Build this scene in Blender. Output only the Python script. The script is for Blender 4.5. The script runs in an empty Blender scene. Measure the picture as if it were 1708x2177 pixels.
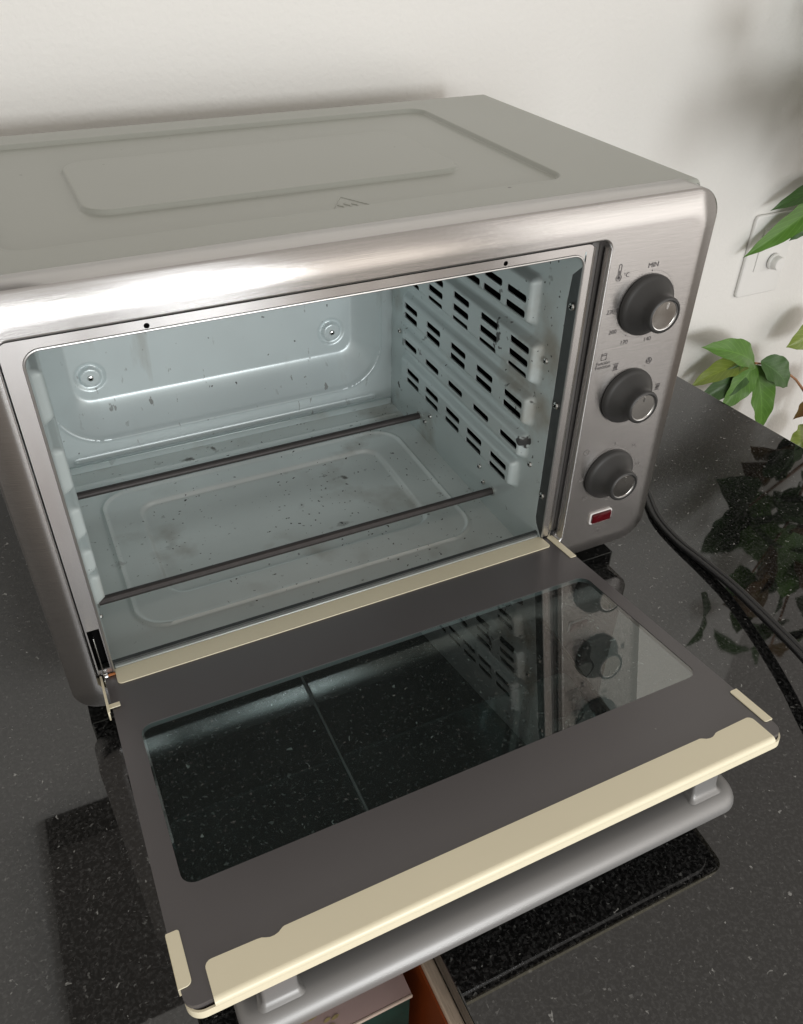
import bpy, bmesh, math, random
from mathutils import Vector, Matrix
from mathutils.geometry import delaunay_2d_cdt
random.seed(7)
R = math.radians
S = bpy.context.scene
C = S.collection

# ------------------------------------------------------------------ camera
cd = bpy.data.cameras.new('camera')
cam = bpy.data.objects.new('camera', cd)
C.objects.link(cam)
cam.location = (0.0214, -0.4461, 0.4710)
cam.rotation_euler = (R(52.259), R(-0.891), R(-25.525))
cd.sensor_fit = 'HORIZONTAL'
cd.sensor_width = 36
cd.lens = 36 * 1749.76 / 1708
cd.clip_start = 0.02
cd.clip_end = 100
S.camera = cam

# ------------------------------------------------------------------ light: room ambience + daylight windows + an added fill lamp
w = bpy.data.worlds.new("World")
S.world = w
w.use_nodes = True
bg = w.node_tree.nodes['Background']
bg.inputs[0].default_value = (1.0, 0.93, 0.85, 1)
bg.inputs[1].default_value = 0.53

def area_lamp(name, x0, x1, z0, z1, y, L, col=(1, 0.985, 0.97)):
    ld = bpy.data.lights.new(name, 'AREA')
    ld.shape = 'RECTANGLE'
    ld.size = x1 - x0
    ld.size_y = z1 - z0
    ld.energy = L * math.pi * ld.size * ld.size_y
    ld.color = col
    o = bpy.data.objects.new(name, ld)
    o.location = ((x0 + x1) / 2, y, (z0 + z1) / 2)
    o.rotation_euler = (R(90), 0, R(0))
    C.objects.link(o)
    return o
W_ = (0.955, 0.985, 1.0)
for (a, b, z0, z1, y, L, col) in [
        (-0.45, 0.18, -0.05, 0.78, -2.6, 10.0, W_), (0.34, 0.525, 0.12, 0.78, -2.6, 26.0, W_),   # window with three panes behind the camera
        (0.55, 0.80, 0.12, 0.78, -2.6, 28.0, W_),
        (0.86, 1.70, -0.20, 0.90, -2.6, 1.7, (1, 0.90, 0.80)),
        (1.75, 4.30, -0.70, 1.60, -2.2, 1.55, (1, 0.96, 0.92))]:                                    # unseen fill lamp added to brighten the right panel and side
    area_lamp('window_or_fill_light', a, b, z0, z1, y, L, col)

S.view_settings.view_transform = 'Standard'
S.view_settings.look = 'None'
S.view_settings.exposure = 0
S.view_settings.gamma = 1
S.cycles.use_denoising = True
S.cycles.max_bounces = 10
S.cycles.sample_clamp_indirect = 6
S.cycles.caustics_reflective = True

# ------------------------------------------------------------------ materials
def mat(name, col, rough=0.5, metal=0.0, var=0.0, vscale=20.0, bump=0.0, bscale=200.0, aniso=0.0, spec=0.5, ior=1.5, stretch=None, rvar=0.0):
    m = bpy.data.materials.new(name)
    m.use_nodes = True
    nt = m.node_tree
    b = nt.nodes['Principled BSDF']
    b.inputs['Base Color'].default_value = (*col, 1)
    b.inputs['Roughness'].default_value = rough
    b.inputs['Metallic'].default_value = metal
    b.inputs['IOR'].default_value = ior
    b.inputs['Specular IOR Level'].default_value = spec
    tc = nt.nodes.new('ShaderNodeTexCoord')
    mp = nt.nodes.new('ShaderNodeMapping')
    nt.links.new(tc.outputs['Object'], mp.inputs[0])
    if stretch:
        mp.inputs['Scale'].default_value = stretch
    if var or rvar:
        n = nt.nodes.new('ShaderNodeTexNoise')
        n.inputs['Scale'].default_value = vscale
        n.inputs['Detail'].default_value = 6
        nt.links.new(mp.outputs[0], n.inputs[0])
        if var:
            mx = nt.nodes.new('ShaderNodeMix')
            mx.data_type = 'RGBA'
            mx.inputs[6].default_value = (*[c * (1 - var) for c in col], 1)
            mx.inputs[7].default_value = (*[min(1, c * (1 + var)) for c in col], 1)
            nt.links.new(n.outputs[0], mx.inputs[0])
            nt.links.new(mx.outputs[2], b.inputs['Base Color'])
        if rvar:
            mr = nt.nodes.new('ShaderNodeMapRange')
            mr.inputs[3].default_value = max(0.02, rough - rvar)
            mr.inputs[4].default_value = rough + rvar
            nt.links.new(n.outputs[0], mr.inputs[0])
            nt.links.new(mr.outputs[0], b.inputs['Roughness'])
    if bump:
        n2 = nt.nodes.new('ShaderNodeTexNoise')
        n2.inputs['Scale'].default_value = bscale
        n2.inputs['Detail'].default_value = 3
        nt.links.new(mp.outputs[0], n2.inputs[0])
        bp = nt.nodes.new('ShaderNodeBump')
        bp.inputs['Strength'].default_value = bump
        bp.inputs['Distance'].default_value = 0.001
        nt.links.new(n2.outputs[0], bp.inputs['Height'])
        nt.links.new(bp.outputs[0], b.inputs['Normal'])
    if aniso:
        b.inputs['Anisotropic'].default_value = aniso
        t = nt.nodes.new('ShaderNodeTangent')
        t.direction_type = 'UV_MAP'
        t.uv_map = 'UVMap'
        nt.links.new(t.outputs[0], b.inputs['Tangent'])
    return m

def stains(m, scale, thr, col, stretch=(1, 1, 1), detail=2.0, soft=0.02, mod_scale=6.0, mod_thr=0.5, rough=0.6):
    """mix dirt spots with an outline of their own into the base colour"""
    nt = m.node_tree
    b = nt.nodes['Principled BSDF']
    tc = nt.nodes.new('ShaderNodeTexCoord')
    mp = nt.nodes.new('ShaderNodeMapping')
    mp.inputs['Scale'].default_value = stretch
    nt.links.new(tc.outputs['Object'], mp.inputs[0])
    n = nt.nodes.new('ShaderNodeTexNoise')
    n.inputs['Scale'].default_value = scale
    n.inputs['Detail'].default_value = detail
    nt.links.new(mp.outputs[0], n.inputs[0])
    mr = nt.nodes.new('ShaderNodeMapRange')
    mr.inputs[1].default_value = thr
    mr.inputs[2].default_value = thr + soft
    nt.links.new(n.outputs[0], mr.inputs[0])
    n2 = nt.nodes.new('ShaderNodeTexNoise')
    n2.inputs['Scale'].default_value = mod_scale
    nt.links.new(tc.outputs['Object'], n2.inputs[0])
    mr2 = nt.nodes.new('ShaderNodeMapRange')
    mr2.inputs[1].default_value = mod_thr
    mr2.inputs[2].default_value = mod_thr + 0.12
    nt.links.new(n2.outputs[0], mr2.inputs[0])
    mul = nt.nodes.new('ShaderNodeMath')
    mul.operation = 'MULTIPLY'
    nt.links.new(mr.outputs[0], mul.inputs[0])
    nt.links.new(mr2.outputs[0], mul.inputs[1])
    mx = nt.nodes.new('ShaderNodeMix')
    mx.data_type = 'RGBA'
    src = b.inputs['Base Color']
    if src.is_linked:
        nt.links.new(src.links[0].from_socket, mx.inputs[6])
    else:
        mx.inputs[6].default_value = src.default_value
    mx.inputs[7].default_value = (*col, 1)
    nt.links.new(mul.outputs[0], mx.inputs[0])
    nt.links.new(mx.outputs[2], b.inputs['Base Color'])
    mm = nt.nodes.new('ShaderNodeMix')
    mm.inputs[2].default_value = b.inputs['Metallic'].default_value
    ms = b.inputs['Metallic']
    if ms.is_linked:
        nt.links.new(ms.links[0].from_socket, mm.inputs[2])
    mm.inputs[3].default_value = 0.0
    nt.links.new(mul.outputs[0], mm.inputs[0])
    nt.links.new(mm.outputs[0], b.inputs['Metallic'])
    return m

M = {}
M['steel'] = mat('brushed_steel', (0.53, 0.515, 0.505), 0.22, 1.0, var=0.10, vscale=30, aniso=0.985, bump=0.07, bscale=60, stretch=(1, 6, 40), rvar=0.012)
M['steel_bright'] = mat('bright_steel', (0.60, 0.58, 0.57), 0.25, 1.0, var=0.08, vscale=30, aniso=0.90, rvar=0.03, stretch=(1,1,0.3))
M['paint'] = mat('grey_paint', (0.335, 0.345, 0.31), 0.33, 0.0, var=0.06, vscale=7, bump=0.06, bscale=900, rvar=0.07)
stains(M['paint'], 130, 0.755, (0.10, 0.09, 0.08), (1, 1, 1), 2, 0.02, 10, 0.45)
M['liner'] = mat('coated_liner', (0.60, 0.67, 0.67), 0.35, 0.30, var=0.10, vscale=9, bump=0.04, bscale=500, rvar=0.06)
M['floor_liner'] = mat('coated_floor', (0.72, 0.76, 0.745), 0.36, 0.20, var=0.12, vscale=12, bump=0.03, bscale=500, rvar=0.08)
M['back_liner'] = mat('coated_back', (0.60, 0.665, 0.67), 0.35, 0.30, var=0.08, vscale=10, bump=0.04, bscale=500, rvar=0.05)
stains(M['liner'], 12, 0.58, (0.33, 0.31, 0.26), (1, 1, 1), 6, 0.15, 6, 0.45)
stains(M['liner'], 200, 0.70, (0.05, 0.05, 0.05), (1, 1, 1), 2, 0.02, 12, 0.45)
stains(M['liner'], 55, 0.66, (0.05, 0.05, 0.05), (1, 1, 1), 3, 0.03, 5, 0.50)
stains(M['floor_liner'], 40, 0.655, (0.17, 0.165, 0.15), (1, 1, 1), 4, 0.05, 7, 0.46)
stains(M['floor_liner'], 16, 0.56, (0.46, 0.455, 0.42), (1, 1, 1), 6, 0.14, 6, 0.42)
stains(M['floor_liner'], 230, 0.70, (0.05, 0.045, 0.04), (1, 1, 1), 2, 0.02, 14, 0.42)
stains(M['floor_liner'], 160, 0.70, (0.03, 0.03, 0.03), (1, 1, 1), 2, 0.02, 9, 0.48)
stains(M['back_liner'], 85, 0.655, (0.26, 0.27, 0.26), (1.5, 1, 0.5), 4, 0.03, 12, 0.42)
stains(M['back_liner'], 14, 0.60, (0.42, 0.44, 0.42), (2.5, 1, 0.5), 5, 0.12, 6, 0.40)
stains(M['back_liner'], 110, 0.715, (0.06, 0.06, 0.06), (1, 1, 0.8), 2, 0.02, 8, 0.45)
M['ceiling_liner'] = mat('dark_ceiling', (0.10, 0.105, 0.10), 0.5, 0.3, var=0.4, vscale=15)  # much darker than the other liner panels, mottled at random
M['groove'] = mat('groove_steel', (0.25, 0.24, 0.235), 0.4, 0.8, var=0.2, vscale=60)
M['lip'] = mat('lip_steel', (0.50, 0.49, 0.48), 0.34, 0.9, var=0.1, vscale=80)
M['sill'] = mat('sill_steel', (0.55, 0.58, 0.57), 0.32, 0.6, var=0.15, vscale=60)
M['dark_plate'] = mat('dark_flange', (0.10, 0.105, 0.105), 0.42, 0.7, var=0.35, vscale=90, bump=0.1, bscale=400)
M['black_in'] = mat('inner_black', (0.004, 0.004, 0.004), 0.9, spec=0.05)
M['rod'] = mat('heater_rod', (0.060, 0.052, 0.050), 0.48, 0.35, var=0.3, vscale=120, bump=0.1, bscale=700)
M['screw'] = mat('screw_zinc', (0.65, 0.65, 0.63), 0.22, 1.0, var=0.1, vscale=200)
M['dial'] = mat('black_plastic', (0.032, 0.031, 0.030), 0.46, 0.0, var=0.15, vscale=60, bump=0.02, bscale=1500)
M['chrome'] = mat('chrome', (0.72, 0.72, 0.72), 0.20, 1.0, rvar=0.05, vscale=300)
M['dial_face'] = mat('dial_face', (0.56, 0.54, 0.51), 0.20, 1.0, var=0.1, vscale=80, rvar=0.06)
M['print'] = mat('grey_print', (0.11, 0.10, 0.10), 0.6, 0.0, var=0.2, vscale=300)
M['print_worn'] = mat('worn_print', (0.24, 0.225, 0.215), 0.5, 0.2, var=0.2, vscale=300)
M['red'] = mat('red_lens', (0.075, 0.001, 0.004), 0.12, 0.0, var=0.3, vscale=400, ior=1.6)
M['lamp_rim'] = mat('lamp_rim', (0.80, 0.78, 0.76), 0.3, 0.2)
M['cream'] = mat('cream_trim', (0.86, 0.79, 0.59), 0.34, 0.0, var=0.05, vscale=8, bump=0.03, bscale=800)
M['door_print'] = mat('door_print', (0.098, 0.090, 0.092), 0.34, 0.0, var=0.06, vscale=10, bump=0.02, bscale=1500, spec=0.75, rvar=0.07)
stains(M['door_print'], 300, 0.76, (0.26, 0.25, 0.24), (1, 1, 1), 2, 0.02, 8, 0.46)
M['handle'] = mat('handle_silver', (0.27, 0.265, 0.26), 0.45, 0.45, var=0.04, vscale=20, bump=0.05, bscale=1800)
M['copper'] = mat('copper_pin', (0.50, 0.20, 0.08), 0.35, 1.0, var=0.3, vscale=300)
M['cord'] = mat('cord_rubber', (0.010, 0.010, 0.011), 0.36, var=0.2, vscale=60)
M['foot'] = mat('foot_rubber', (0.012, 0.012, 0.012), 0.6)
M['white_plastic'] = mat('white_plastic', (0.80, 0.79, 0.765), 0.38, var=0.02, vscale=10)
M['wall'] = mat('wall_paint', (0.80, 0.785, 0.755), 0.65, var=0.02, vscale=3, bump=0.6, bscale=190)
M['floor_room'] = mat('room_floor', (0.12, 0.095, 0.075), 0.5, var=0.2, vscale=6)
M['seam'] = mat('seam_highlight', (0.13, 0.13, 0.127), 0.5, var=0.5, vscale=80)  # grey stands in for light caught on the joint's bevels
M['cabinet'] = mat('cabinet_dark', (0.13, 0.12, 0.11), 0.4, var=0.1, vscale=8)
M['wood_edge'] = mat('ply_edge', (0.62, 0.50, 0.39), 0.6, var=0.35, vscale=60, stretch=(12, 1.0, 12), bump=0.4, bscale=120)
M['orange'] = mat('orange_liner', (0.26, 0.055, 0.012), 0.35, var=0.2, vscale=15)
M['pink'] = mat('pink_card', (0.47, 0.34, 0.32), 0.55, var=0.18, vscale=45, bump=0.05, bscale=300)
M['lid_edge'] = mat('lid_edge', (0.60, 0.48, 0.40), 0.5, var=0.1)
M['green'] = mat('green_card', (0.008, 0.045, 0.036), 0.4, var=0.5, vscale=60)
M['gold'] = mat('gold_print', (0.45, 0.36, 0.17), 0.5, var=0.5, vscale=300)
M['magenta'] = mat('magenta_card', (0.16, 0.012, 0.07), 0.5)
M['stem'] = mat('stem', (0.33, 0.16, 0.08), 0.5, var=0.2, vscale=80)

def granite():
    m = bpy.data.materials.new('black_granite')
    m.use_nodes = True
    nt = m.node_tree
    b = nt.nodes['Principled BSDF']
    b.inputs['Roughness'].default_value = 0.03
    b.inputs['IOR'].default_value = 1.76
    tc = nt.nodes.new('ShaderNodeTexCoord')
    def ramp_noise(scale, lo, hi, detail, dist=0.0):
        n = nt.nodes.new('ShaderNodeTexNoise')
        n.inputs['Scale'].default_value = scale
        n.inputs['Detail'].default_value = detail
        n.inputs['Distortion'].default_value = dist
        nt.links.new(tc.outputs['Object'], n.inputs[0])
        r = nt.nodes.new('ShaderNodeMapRange')
        r.inputs[1].default_value = lo
        r.inputs[2].default_value = hi
        nt.links.new(n.outputs[0], r.inputs[0])
        return r.outputs[0]
    def mix(fac, a, bcol):
        mx = nt.nodes.new('ShaderNodeMix')
        mx.data_type = 'RGBA'
        nt.links.new(fac, mx.inputs[0])
        if isinstance(a, tuple):
            mx.inputs[6].default_value = (*a, 1)
        else:
            nt.links.new(a, mx.inputs[6])
        mx.inputs[7].default_value = (*bcol, 1)
        return mx.outputs[2]
    c = mix(ramp_noise(420, 0.46, 0.66, 4, 0.6), (0.004, 0.004, 0.004), (0.030, 0.030, 0.030))
    c = mix(ramp_noise(300, 0.64, 0.72, 3, 0.5), c, (0.10, 0.10, 0.097))
    c = mix(ramp_noise(190, 0.70, 0.74, 3, 0.7), c, (0.26, 0.26, 0.25))
    nt.links.new(c, b.inputs['Base Color'])
    sm = ramp_noise(9, 0.40, 0.72, 5, 1.2)          # wipe marks and a thin film
    rr_ = nt.nodes.new('ShaderNodeMapRange')
    rr_.inputs[3].default_value = 0.02
    rr_.inputs[4].default_value = 0.045
    nt.links.new(sm, rr_.inputs[0])
    nt.links.new(rr_.outputs[0], b.inputs['Roughness'])
    return m
M['granite'] = granite()

def tinted_glass():
    m = bpy.data.materials.new('tinted_glass')
    m.use_nodes = True
    nt = m.node_tree
    for n in list(nt.nodes):
        if n.type == 'BSDF_PRINCIPLED':
            nt.nodes.remove(n)
    out = nt.nodes['Material Output']
    tr = nt.nodes.new('ShaderNodeBsdfTransparent')
    tr.inputs[0].default_value = (0.82, 0.91, 0.905, 1)
    gl = nt.nodes.new('ShaderNodeBsdfGlossy')
    gl.inputs['Roughness'].default_value = 0.015
    gl.inputs['Color'].default_value = (1, 0.97, 0.93, 1)
    fr = nt.nodes.new('ShaderNodeFresnel')
    fr.inputs[0].default_value = 2.35
    mx = nt.nodes.new('ShaderNodeMixShader')
    # only the outer face mirrors; the inner face of the pane just lets light through
    ge = nt.nodes.new('ShaderNodeNewGeometry')
    iv = nt.nodes.new('ShaderNodeMath'); iv.operation = 'SUBTRACT'; iv.inputs[0].default_value = 1.0
    nt.links.new(ge.outputs['Backfacing'], iv.inputs[1])
    fm = nt.nodes.new('ShaderNodeMath'); fm.operation = 'MULTIPLY'
    nt.links.new(fr.outputs[0], fm.inputs[0]); nt.links.new(iv.outputs[0], fm.inputs[1])
    nt.links.new(fm.outputs[0], mx.inputs[0])
    nt.links.new(tr.outputs[0], mx.inputs[1])
    nt.links.new(gl.outputs[0], mx.inputs[2])
    # dust film and specks
    tc = nt.nodes.new('ShaderNodeTexCoord')
    n = nt.nodes.new('ShaderNodeTexNoise')
    n.inputs['Scale'].default_value = 330
    n.inputs['Detail'].default_value = 2
    nt.links.new(tc.outputs['Object'], n.inputs[0])
    r = nt.nodes.new('ShaderNodeMapRange')
    r.inputs[1].default_value = 0.665
    r.inputs[2].default_value = 0.74
    r.inputs[3].default_value = 0.006
    r.inputs[4].default_value = 0.22
    nt.links.new(n.outputs[0], r.inputs[0])
    df = nt.nodes.new('ShaderNodeBsdfDiffuse')
    df.inputs[0].default_value = (0.5, 0.5, 0.47, 1)
    m2 = nt.nodes.new('ShaderNodeMixShader')
    nt.links.new(r.outputs[0], m2.inputs[0])
    nt.links.new(mx.outputs[0], m2.inputs[1])
    nt.links.new(df.outputs[0], m2.inputs[2])
    nt.links.new(m2.outputs[0], out.inputs[0])
    return m
M['glass'] = tinted_glass()

def leaf_mat(name, c1, c2):
    m = mat(name, c1, 0.42, 0.0, bump=0.25, bscale=160)
    nt = m.node_tree
    b = nt.nodes['Principled BSDF']
    tc = nt.nodes.new('ShaderNodeTexCoord')
    sp = nt.nodes.new('ShaderNodeSeparateXYZ')
    nt.links.new(tc.outputs['UV'], sp.inputs[0])
    # side veins drawn from the leaf's own UV: u along, v across (0 = midrib)
    ab = nt.nodes.new('ShaderNodeMath'); ab.operation = 'ABSOLUTE'
    nt.links.new(sp.outputs[1], ab.inputs[0])
    ma = nt.nodes.new('ShaderNodeMath'); ma.operation = 'MULTIPLY_ADD'
    nt.links.new(ab.outputs[0], ma.inputs[0]); ma.inputs[1].default_value = -0.28
    nt.links.new(sp.outputs[0], ma.inputs[2])
    mu = nt.nodes.new('ShaderNodeMath'); mu.operation = 'MULTIPLY'
    nt.links.new(ma.outputs[0], mu.inputs[0]); mu.inputs[1].default_value = 9.0
    frc = nt.nodes.new('ShaderNodeMath'); frc.operation = 'PINGPONG'
    nt.links.new(mu.outputs[0], frc.inputs[0]); frc.inputs[1].default_value = 0.5
    r1 = nt.nodes.new('ShaderNodeMapRange')
    r1.inputs[1].default_value = 0.0; r1.inputs[2].default_value = 0.07; r1.inputs[3].default_value = 1; r1.inputs[4].default_value = 0
    nt.links.new(frc.outputs[0], r1.inputs[0])
    r2 = nt.nodes.new('ShaderNodeMapRange')
    r2.inputs[1].default_value = 0.0; r2.inputs[2].default_value = 0.05; r2.inputs[3].default_value = 1; r2.inputs[4].default_value = 0
    nt.links.new(ab.outputs[0], r2.inputs[0])
    mxm = nt.nodes.new('ShaderNodeMath'); mxm.operation = 'MAXIMUM'
    nt.links.new(r1.outputs[0], mxm.inputs[0]); nt.links.new(r2.outputs[0], mxm.inputs[1])
    n = nt.nodes.new('ShaderNodeTexNoise'); n.inputs['Scale'].default_value = 40
    nt.links.new(tc.outputs['Object'], n.inputs[0])
    a = nt.nodes.new('ShaderNodeMix'); a.data_type = 'RGBA'
    a.inputs[6].default_value = (*c1, 1); a.inputs[7].default_value = (*c2, 1)
    nt.links.new(n.outputs[0], a.inputs[0])
    v = nt.nodes.new('ShaderNodeMix'); v.data_type = 'RGBA'
    nt.links.new(a.outputs[2], v.inputs[6])
    v.inputs[7].default_value = (*[min(1, c * 1.5 + 0.02) for c in c2], 1)
    sc = nt.nodes.new('ShaderNodeMath'); sc.operation = 'MULTIPLY'; sc.inputs[1].default_value = 0.6
    nt.links.new(mxm.outputs[0], sc.inputs[0]); nt.links.new(sc.outputs[0], v.inputs[0])
    nt.links.new(v.outputs[2], b.inputs['Base Color'])
    return m
M['leaf'] = leaf_mat('leaf_green', (0.060, 0.150, 0.018), (0.10, 0.23, 0.030))
M['leaf_dark'] = leaf_mat('leaf_dark_green', (0.035, 0.085, 0.020), (0.055, 0.13, 0.030))
M['leaf_yellow'] = leaf_mat('leaf_yellow_green', (0.16, 0.22, 0.03), (0.22, 0.28, 0.05))
M['leaf_red'] = leaf_mat('leaf_red', (0.14, 0.045, 0.02), (0.12, 0.10, 0.02))

# ------------------------------------------------------------------ helpers
def tag(o, label=None, cat=None, group=None, kind=None):
    if label: o['label'] = label
    if cat: o['category'] = cat
    if group: o['group'] = group
    if kind: o['kind'] = kind
    return o

def empty(name, loc=(0, 0, 0), parent=None):
    o = bpy.data.objects.new(name, None)
    o.empty_display_size = 0.02
    o.location = loc
    C.objects.link(o)
    if parent: o.parent = parent
    return o

def obj(name, me, m, parent=None, smooth=21):
    if isinstance(me, bmesh.types.BMesh):
        bm = me
        me = bpy.data.meshes.new(name)
        bm.normal_update()
        bm.to_mesh(me)
        bm.free()
    if smooth:
        me.shade_smooth()
        me.set_sharp_from_angle(angle=R(smooth))
    me.materials.clear()
    for x in (m if isinstance(m, (list, tuple)) else [m]):
        me.materials.append(x)
    o = bpy.data.objects.new(name, me)
    C.objects.link(o)
    if parent: o.parent = parent
    return o

def box(bm, x0, x1, y0, y1, z0, z1, bev=0.0, seg=2):
    b2 = bmesh.new()
    vs = [b2.verts.new((x, y, z)) for x in (x0, x1) for y in (y0, y1) for z in (z0, z1)]
    for f in ((0, 1, 3, 2), (4, 6, 7, 5), (0, 4, 5, 1), (2, 3, 7, 6), (0, 2, 6, 4), (1, 5, 7, 3)):
        b2.faces.new([vs[i] for i in f])
    bmesh.ops.recalc_face_normals(b2, faces=b2.faces)
    if bev:
        bmesh.ops.bevel(b2, geom=list(b2.edges), offset=bev, segments=seg, profile=0.5, affect='EDGES')
    t = bpy.data.meshes.new('t')
    b2.to_mesh(t)
    b2.free()
    bm.from_mesh(t)
    bpy.data.meshes.remove(t)
    return bm

def nbox(name, x0, x1, y0, y1, z0, z1, m, parent=None, bev=0.0, seg=2):
    bm = bmesh.new()
    box(bm, x0, x1, y0, y1, z0, z1, bev, seg)
    return obj(name, bm, m, parent)

def rrect(x0, x1, y0, y1, r, n=8):
    """rounded rectangle, CCW; r = one radius or four (bl, br, tr, tl)"""
    if not isinstance(r, (tuple, list)): r = (r,) * 4
    pts = []
    for (cx, cy, a, q) in ((x0 + r[0], y0 + r[0], 180, r[0]), (x1 - r[1], y0 + r[1], 270, r[1]),
                           (x1 - r[2], y1 - r[2], 0, r[2]), (x0 + r[3], y1 - r[3], 90, r[3])):
        for i in range(n + 1):
            t = R(a + 90 * i / n)
            pts.append((cx + q * math.cos(t), cy + q * math.sin(t)))
    return pts

def circle(cx, cy, r, n=16):
    return [(cx + r * math.cos(2 * math.pi * i / n), cy + r * math.sin(2 * math.pi * i / n)) for i in range(n)]

def inside(p, poly):
    x, y = p
    c = False
    j = len(poly) - 1
    for i in range(len(poly)):
        xi, yi = poly[i]
        xj, yj = poly[j]
        if (yi > y) != (yj > y) and x < (xj - xi) * (y - yi) / (yj - yi) + xi:
            c = not c
        j = i
    return c

def cdt(outline, holes=(), extra=()):
    verts = []
    edges = []
    for loop in [outline, *holes]:
        s = len(verts)
        verts += [Vector(p) for p in loop]
        edges += [(s + i, s + (i + 1) % len(loop)) for i in range(len(loop))]
    verts += [Vector(p) for p in extra]
    v, e, f, _, _, _ = delaunay_2d_cdt(verts, edges, [], 0, 1e-6)
    boxes = [(min(p[0] for p in h), max(p[0] for p in h), min(p[1] for p in h), max(p[1] for p in h), h) for h in holes]
    tris = []
    for t in f:
        cx = sum(v[i][0] for i in t) / len(t)
        cy = sum(v[i][1] for i in t) / len(t)
        if not inside((cx, cy), outline):
            continue
        if any(a <= cx <= b and c <= cy <= d and inside((cx, cy), h) for a, b, c, d, h in boxes):
            continue
        tris.append(tuple(t))
    return [(p[0], p[1]) for p in v], tris

def plate(outline, holes, thick, P, bev=0.0):
    """flat sheet with real holes; P(u, v, w) places it; front at w=0, back at w=-thick"""
    v, tris = cdt(outline, holes)
    bm = bmesh.new()
    f = [bm.verts.new(P(a, b, 0)) for a, b in v]
    k = [bm.verts.new(P(a, b, -thick)) for a, b in v]
    cnt = {}
    for t in tris:
        bm.faces.new([f[i] for i in t])
        bm.faces.new([k[i] for i in reversed(t)])
        for a, b in zip(t, t[1:] + t[:1]):
            cnt[(a, b)] = cnt.get((a, b), 0) + 1
    for (a, b) in list(cnt):
        if (b, a) not in cnt:
            bm.faces.new([f[b], f[a], k[a], k[b]])
    loose = [x for x in bm.verts if not x.link_faces]
    bmesh.ops.delete(bm, geom=loose, context='VERTS')
    bmesh.ops.recalc_face_normals(bm, faces=bm.faces)
    if bev:
        es = [e for e in bm.edges if len(e.link_faces) == 2 and e.calc_face_angle(0) > R(60)]
        bmesh.ops.bevel(bm, geom=es, offset=bev, segments=2, profile=0.5, affect='EDGES')
    return bm

def tube(bm, pts, r, n=10, closed=False, cap=True):
    pts = [Vector(p) for p in pts]
    rings = []
    up = Vector((0.123, 0.456, 0.881)).normalized()
    N = len(pts)
    for i, p in enumerate(pts):
        if closed:
            t = pts[(i + 1) % N] - pts[i - 1]
        else:
            t = pts[min(i + 1, N - 1)] - pts[max(i - 1, 0)]
        t.normalize()
        a = t.cross(up)
        if a.length < 1e-4: a = t.cross(Vector((1, 0, 0)))
        a.normalize()
        b = a.cross(t).normalized()
        up = b
        rr = r[i] if isinstance(r, (list, tuple)) else r
        rings.append([bm.verts.new(p + (a * math.cos(2 * math.pi * k / n) + b * math.sin(2 * math.pi * k / n)) * rr) for k in range(n)])
    m = N if closed else N - 1
    for i in range(m):
        A, B = rings[i], rings[(i + 1) % N]
        for k in range(n):
            bm.faces.new((A[k], A[(k + 1) % n], B[(k + 1) % n], B[k]))
    if cap and not closed:
        bm.faces.new(list(reversed(rings[0])))
        bm.faces.new(rings[-1])
    return bm

def lathe(bm, prof, o, ax, n=40):
    """prof = [(radius, height)], ax = unit axis"""
    ax = Vector(ax).normalized()
    a = ax.orthogonal().normalized()
    b = ax.cross(a)
    o = Vector(o)
    rings = []
    for r, h in prof:
        if r < 1e-7:
            rings.append([bm.verts.new(o + ax * h)])
        else:
            rings.append([bm.verts.new(o + ax * h + (a * math.cos(2 * math.pi * k / n) + b * math.sin(2 * math.pi * k / n)) * r) for k in range(n)])
    for A, B in zip(rings, rings[1:]):
        for k in range(n):
            p = [A[k % len(A)], A[(k + 1) % len(A)], B[(k + 1) % len(B)], B[k % len(B)]]
            q = []
            for x in p:
                if x not in q: q.append(x)
            if len(q) > 2: bm.faces.new(q)
    return bm

def loft(bm, rings, close_uv=None):
    V = [[bm.verts.new(p) for p in r] for r in rings]
    n = len(V[0])
    for A, B in zip(V, V[1:]):
        for k in range(n):
            bm.faces.new((A[k], A[(k + 1) % n], B[(k + 1) % n], B[k]))
    return V

def uv_from(bm, fu, fv):
    L = bm.loops.layers.uv.new('UVMap')
    for f in bm.faces:
        for l in f.loops:
            c = l.vert.co
            l[L].uv = (fu(c), fv(c))

def sstep(a, b, x):
    if a == b: return 0.0 if x < a else 1.0
    t = max(0.0, min(1.0, (x - a) / (b - a)))
    return t * t * (3 - 2 * t)

def sd_rr(x, y, x0, x1, y0, y1, r):
    """signed distance to a rounded rectangle, negative inside"""
    qx = abs(x - (x0 + x1) / 2) - (x1 - x0) / 2 + r
    qy = abs(y - (y0 + y1) / 2) - (y1 - y0) / 2 + r
    return math.hypot(max(qx, 0), max(qy, 0)) + min(max(qx, qy), 0) - r

def seg_grid(stops, step):
    out = []
    for a, b in zip(stops, stops[1:]):
        k = max(1, round((b - a) / step))
        out += [a + (b - a) * i / k for i in range(k)]
    return out + [stops[-1]]

def field(us, vs, P):
    bm = bmesh.new()
    G = [[bm.verts.new(P(u, v)) for v in vs] for u in us]
    for i in range(len(us) - 1):
        for j in range(len(vs) - 1):
            bm.faces.new((G[i][j], G[i + 1][j], G[i + 1][j + 1], G[i][j + 1]))
    return bm

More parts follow.
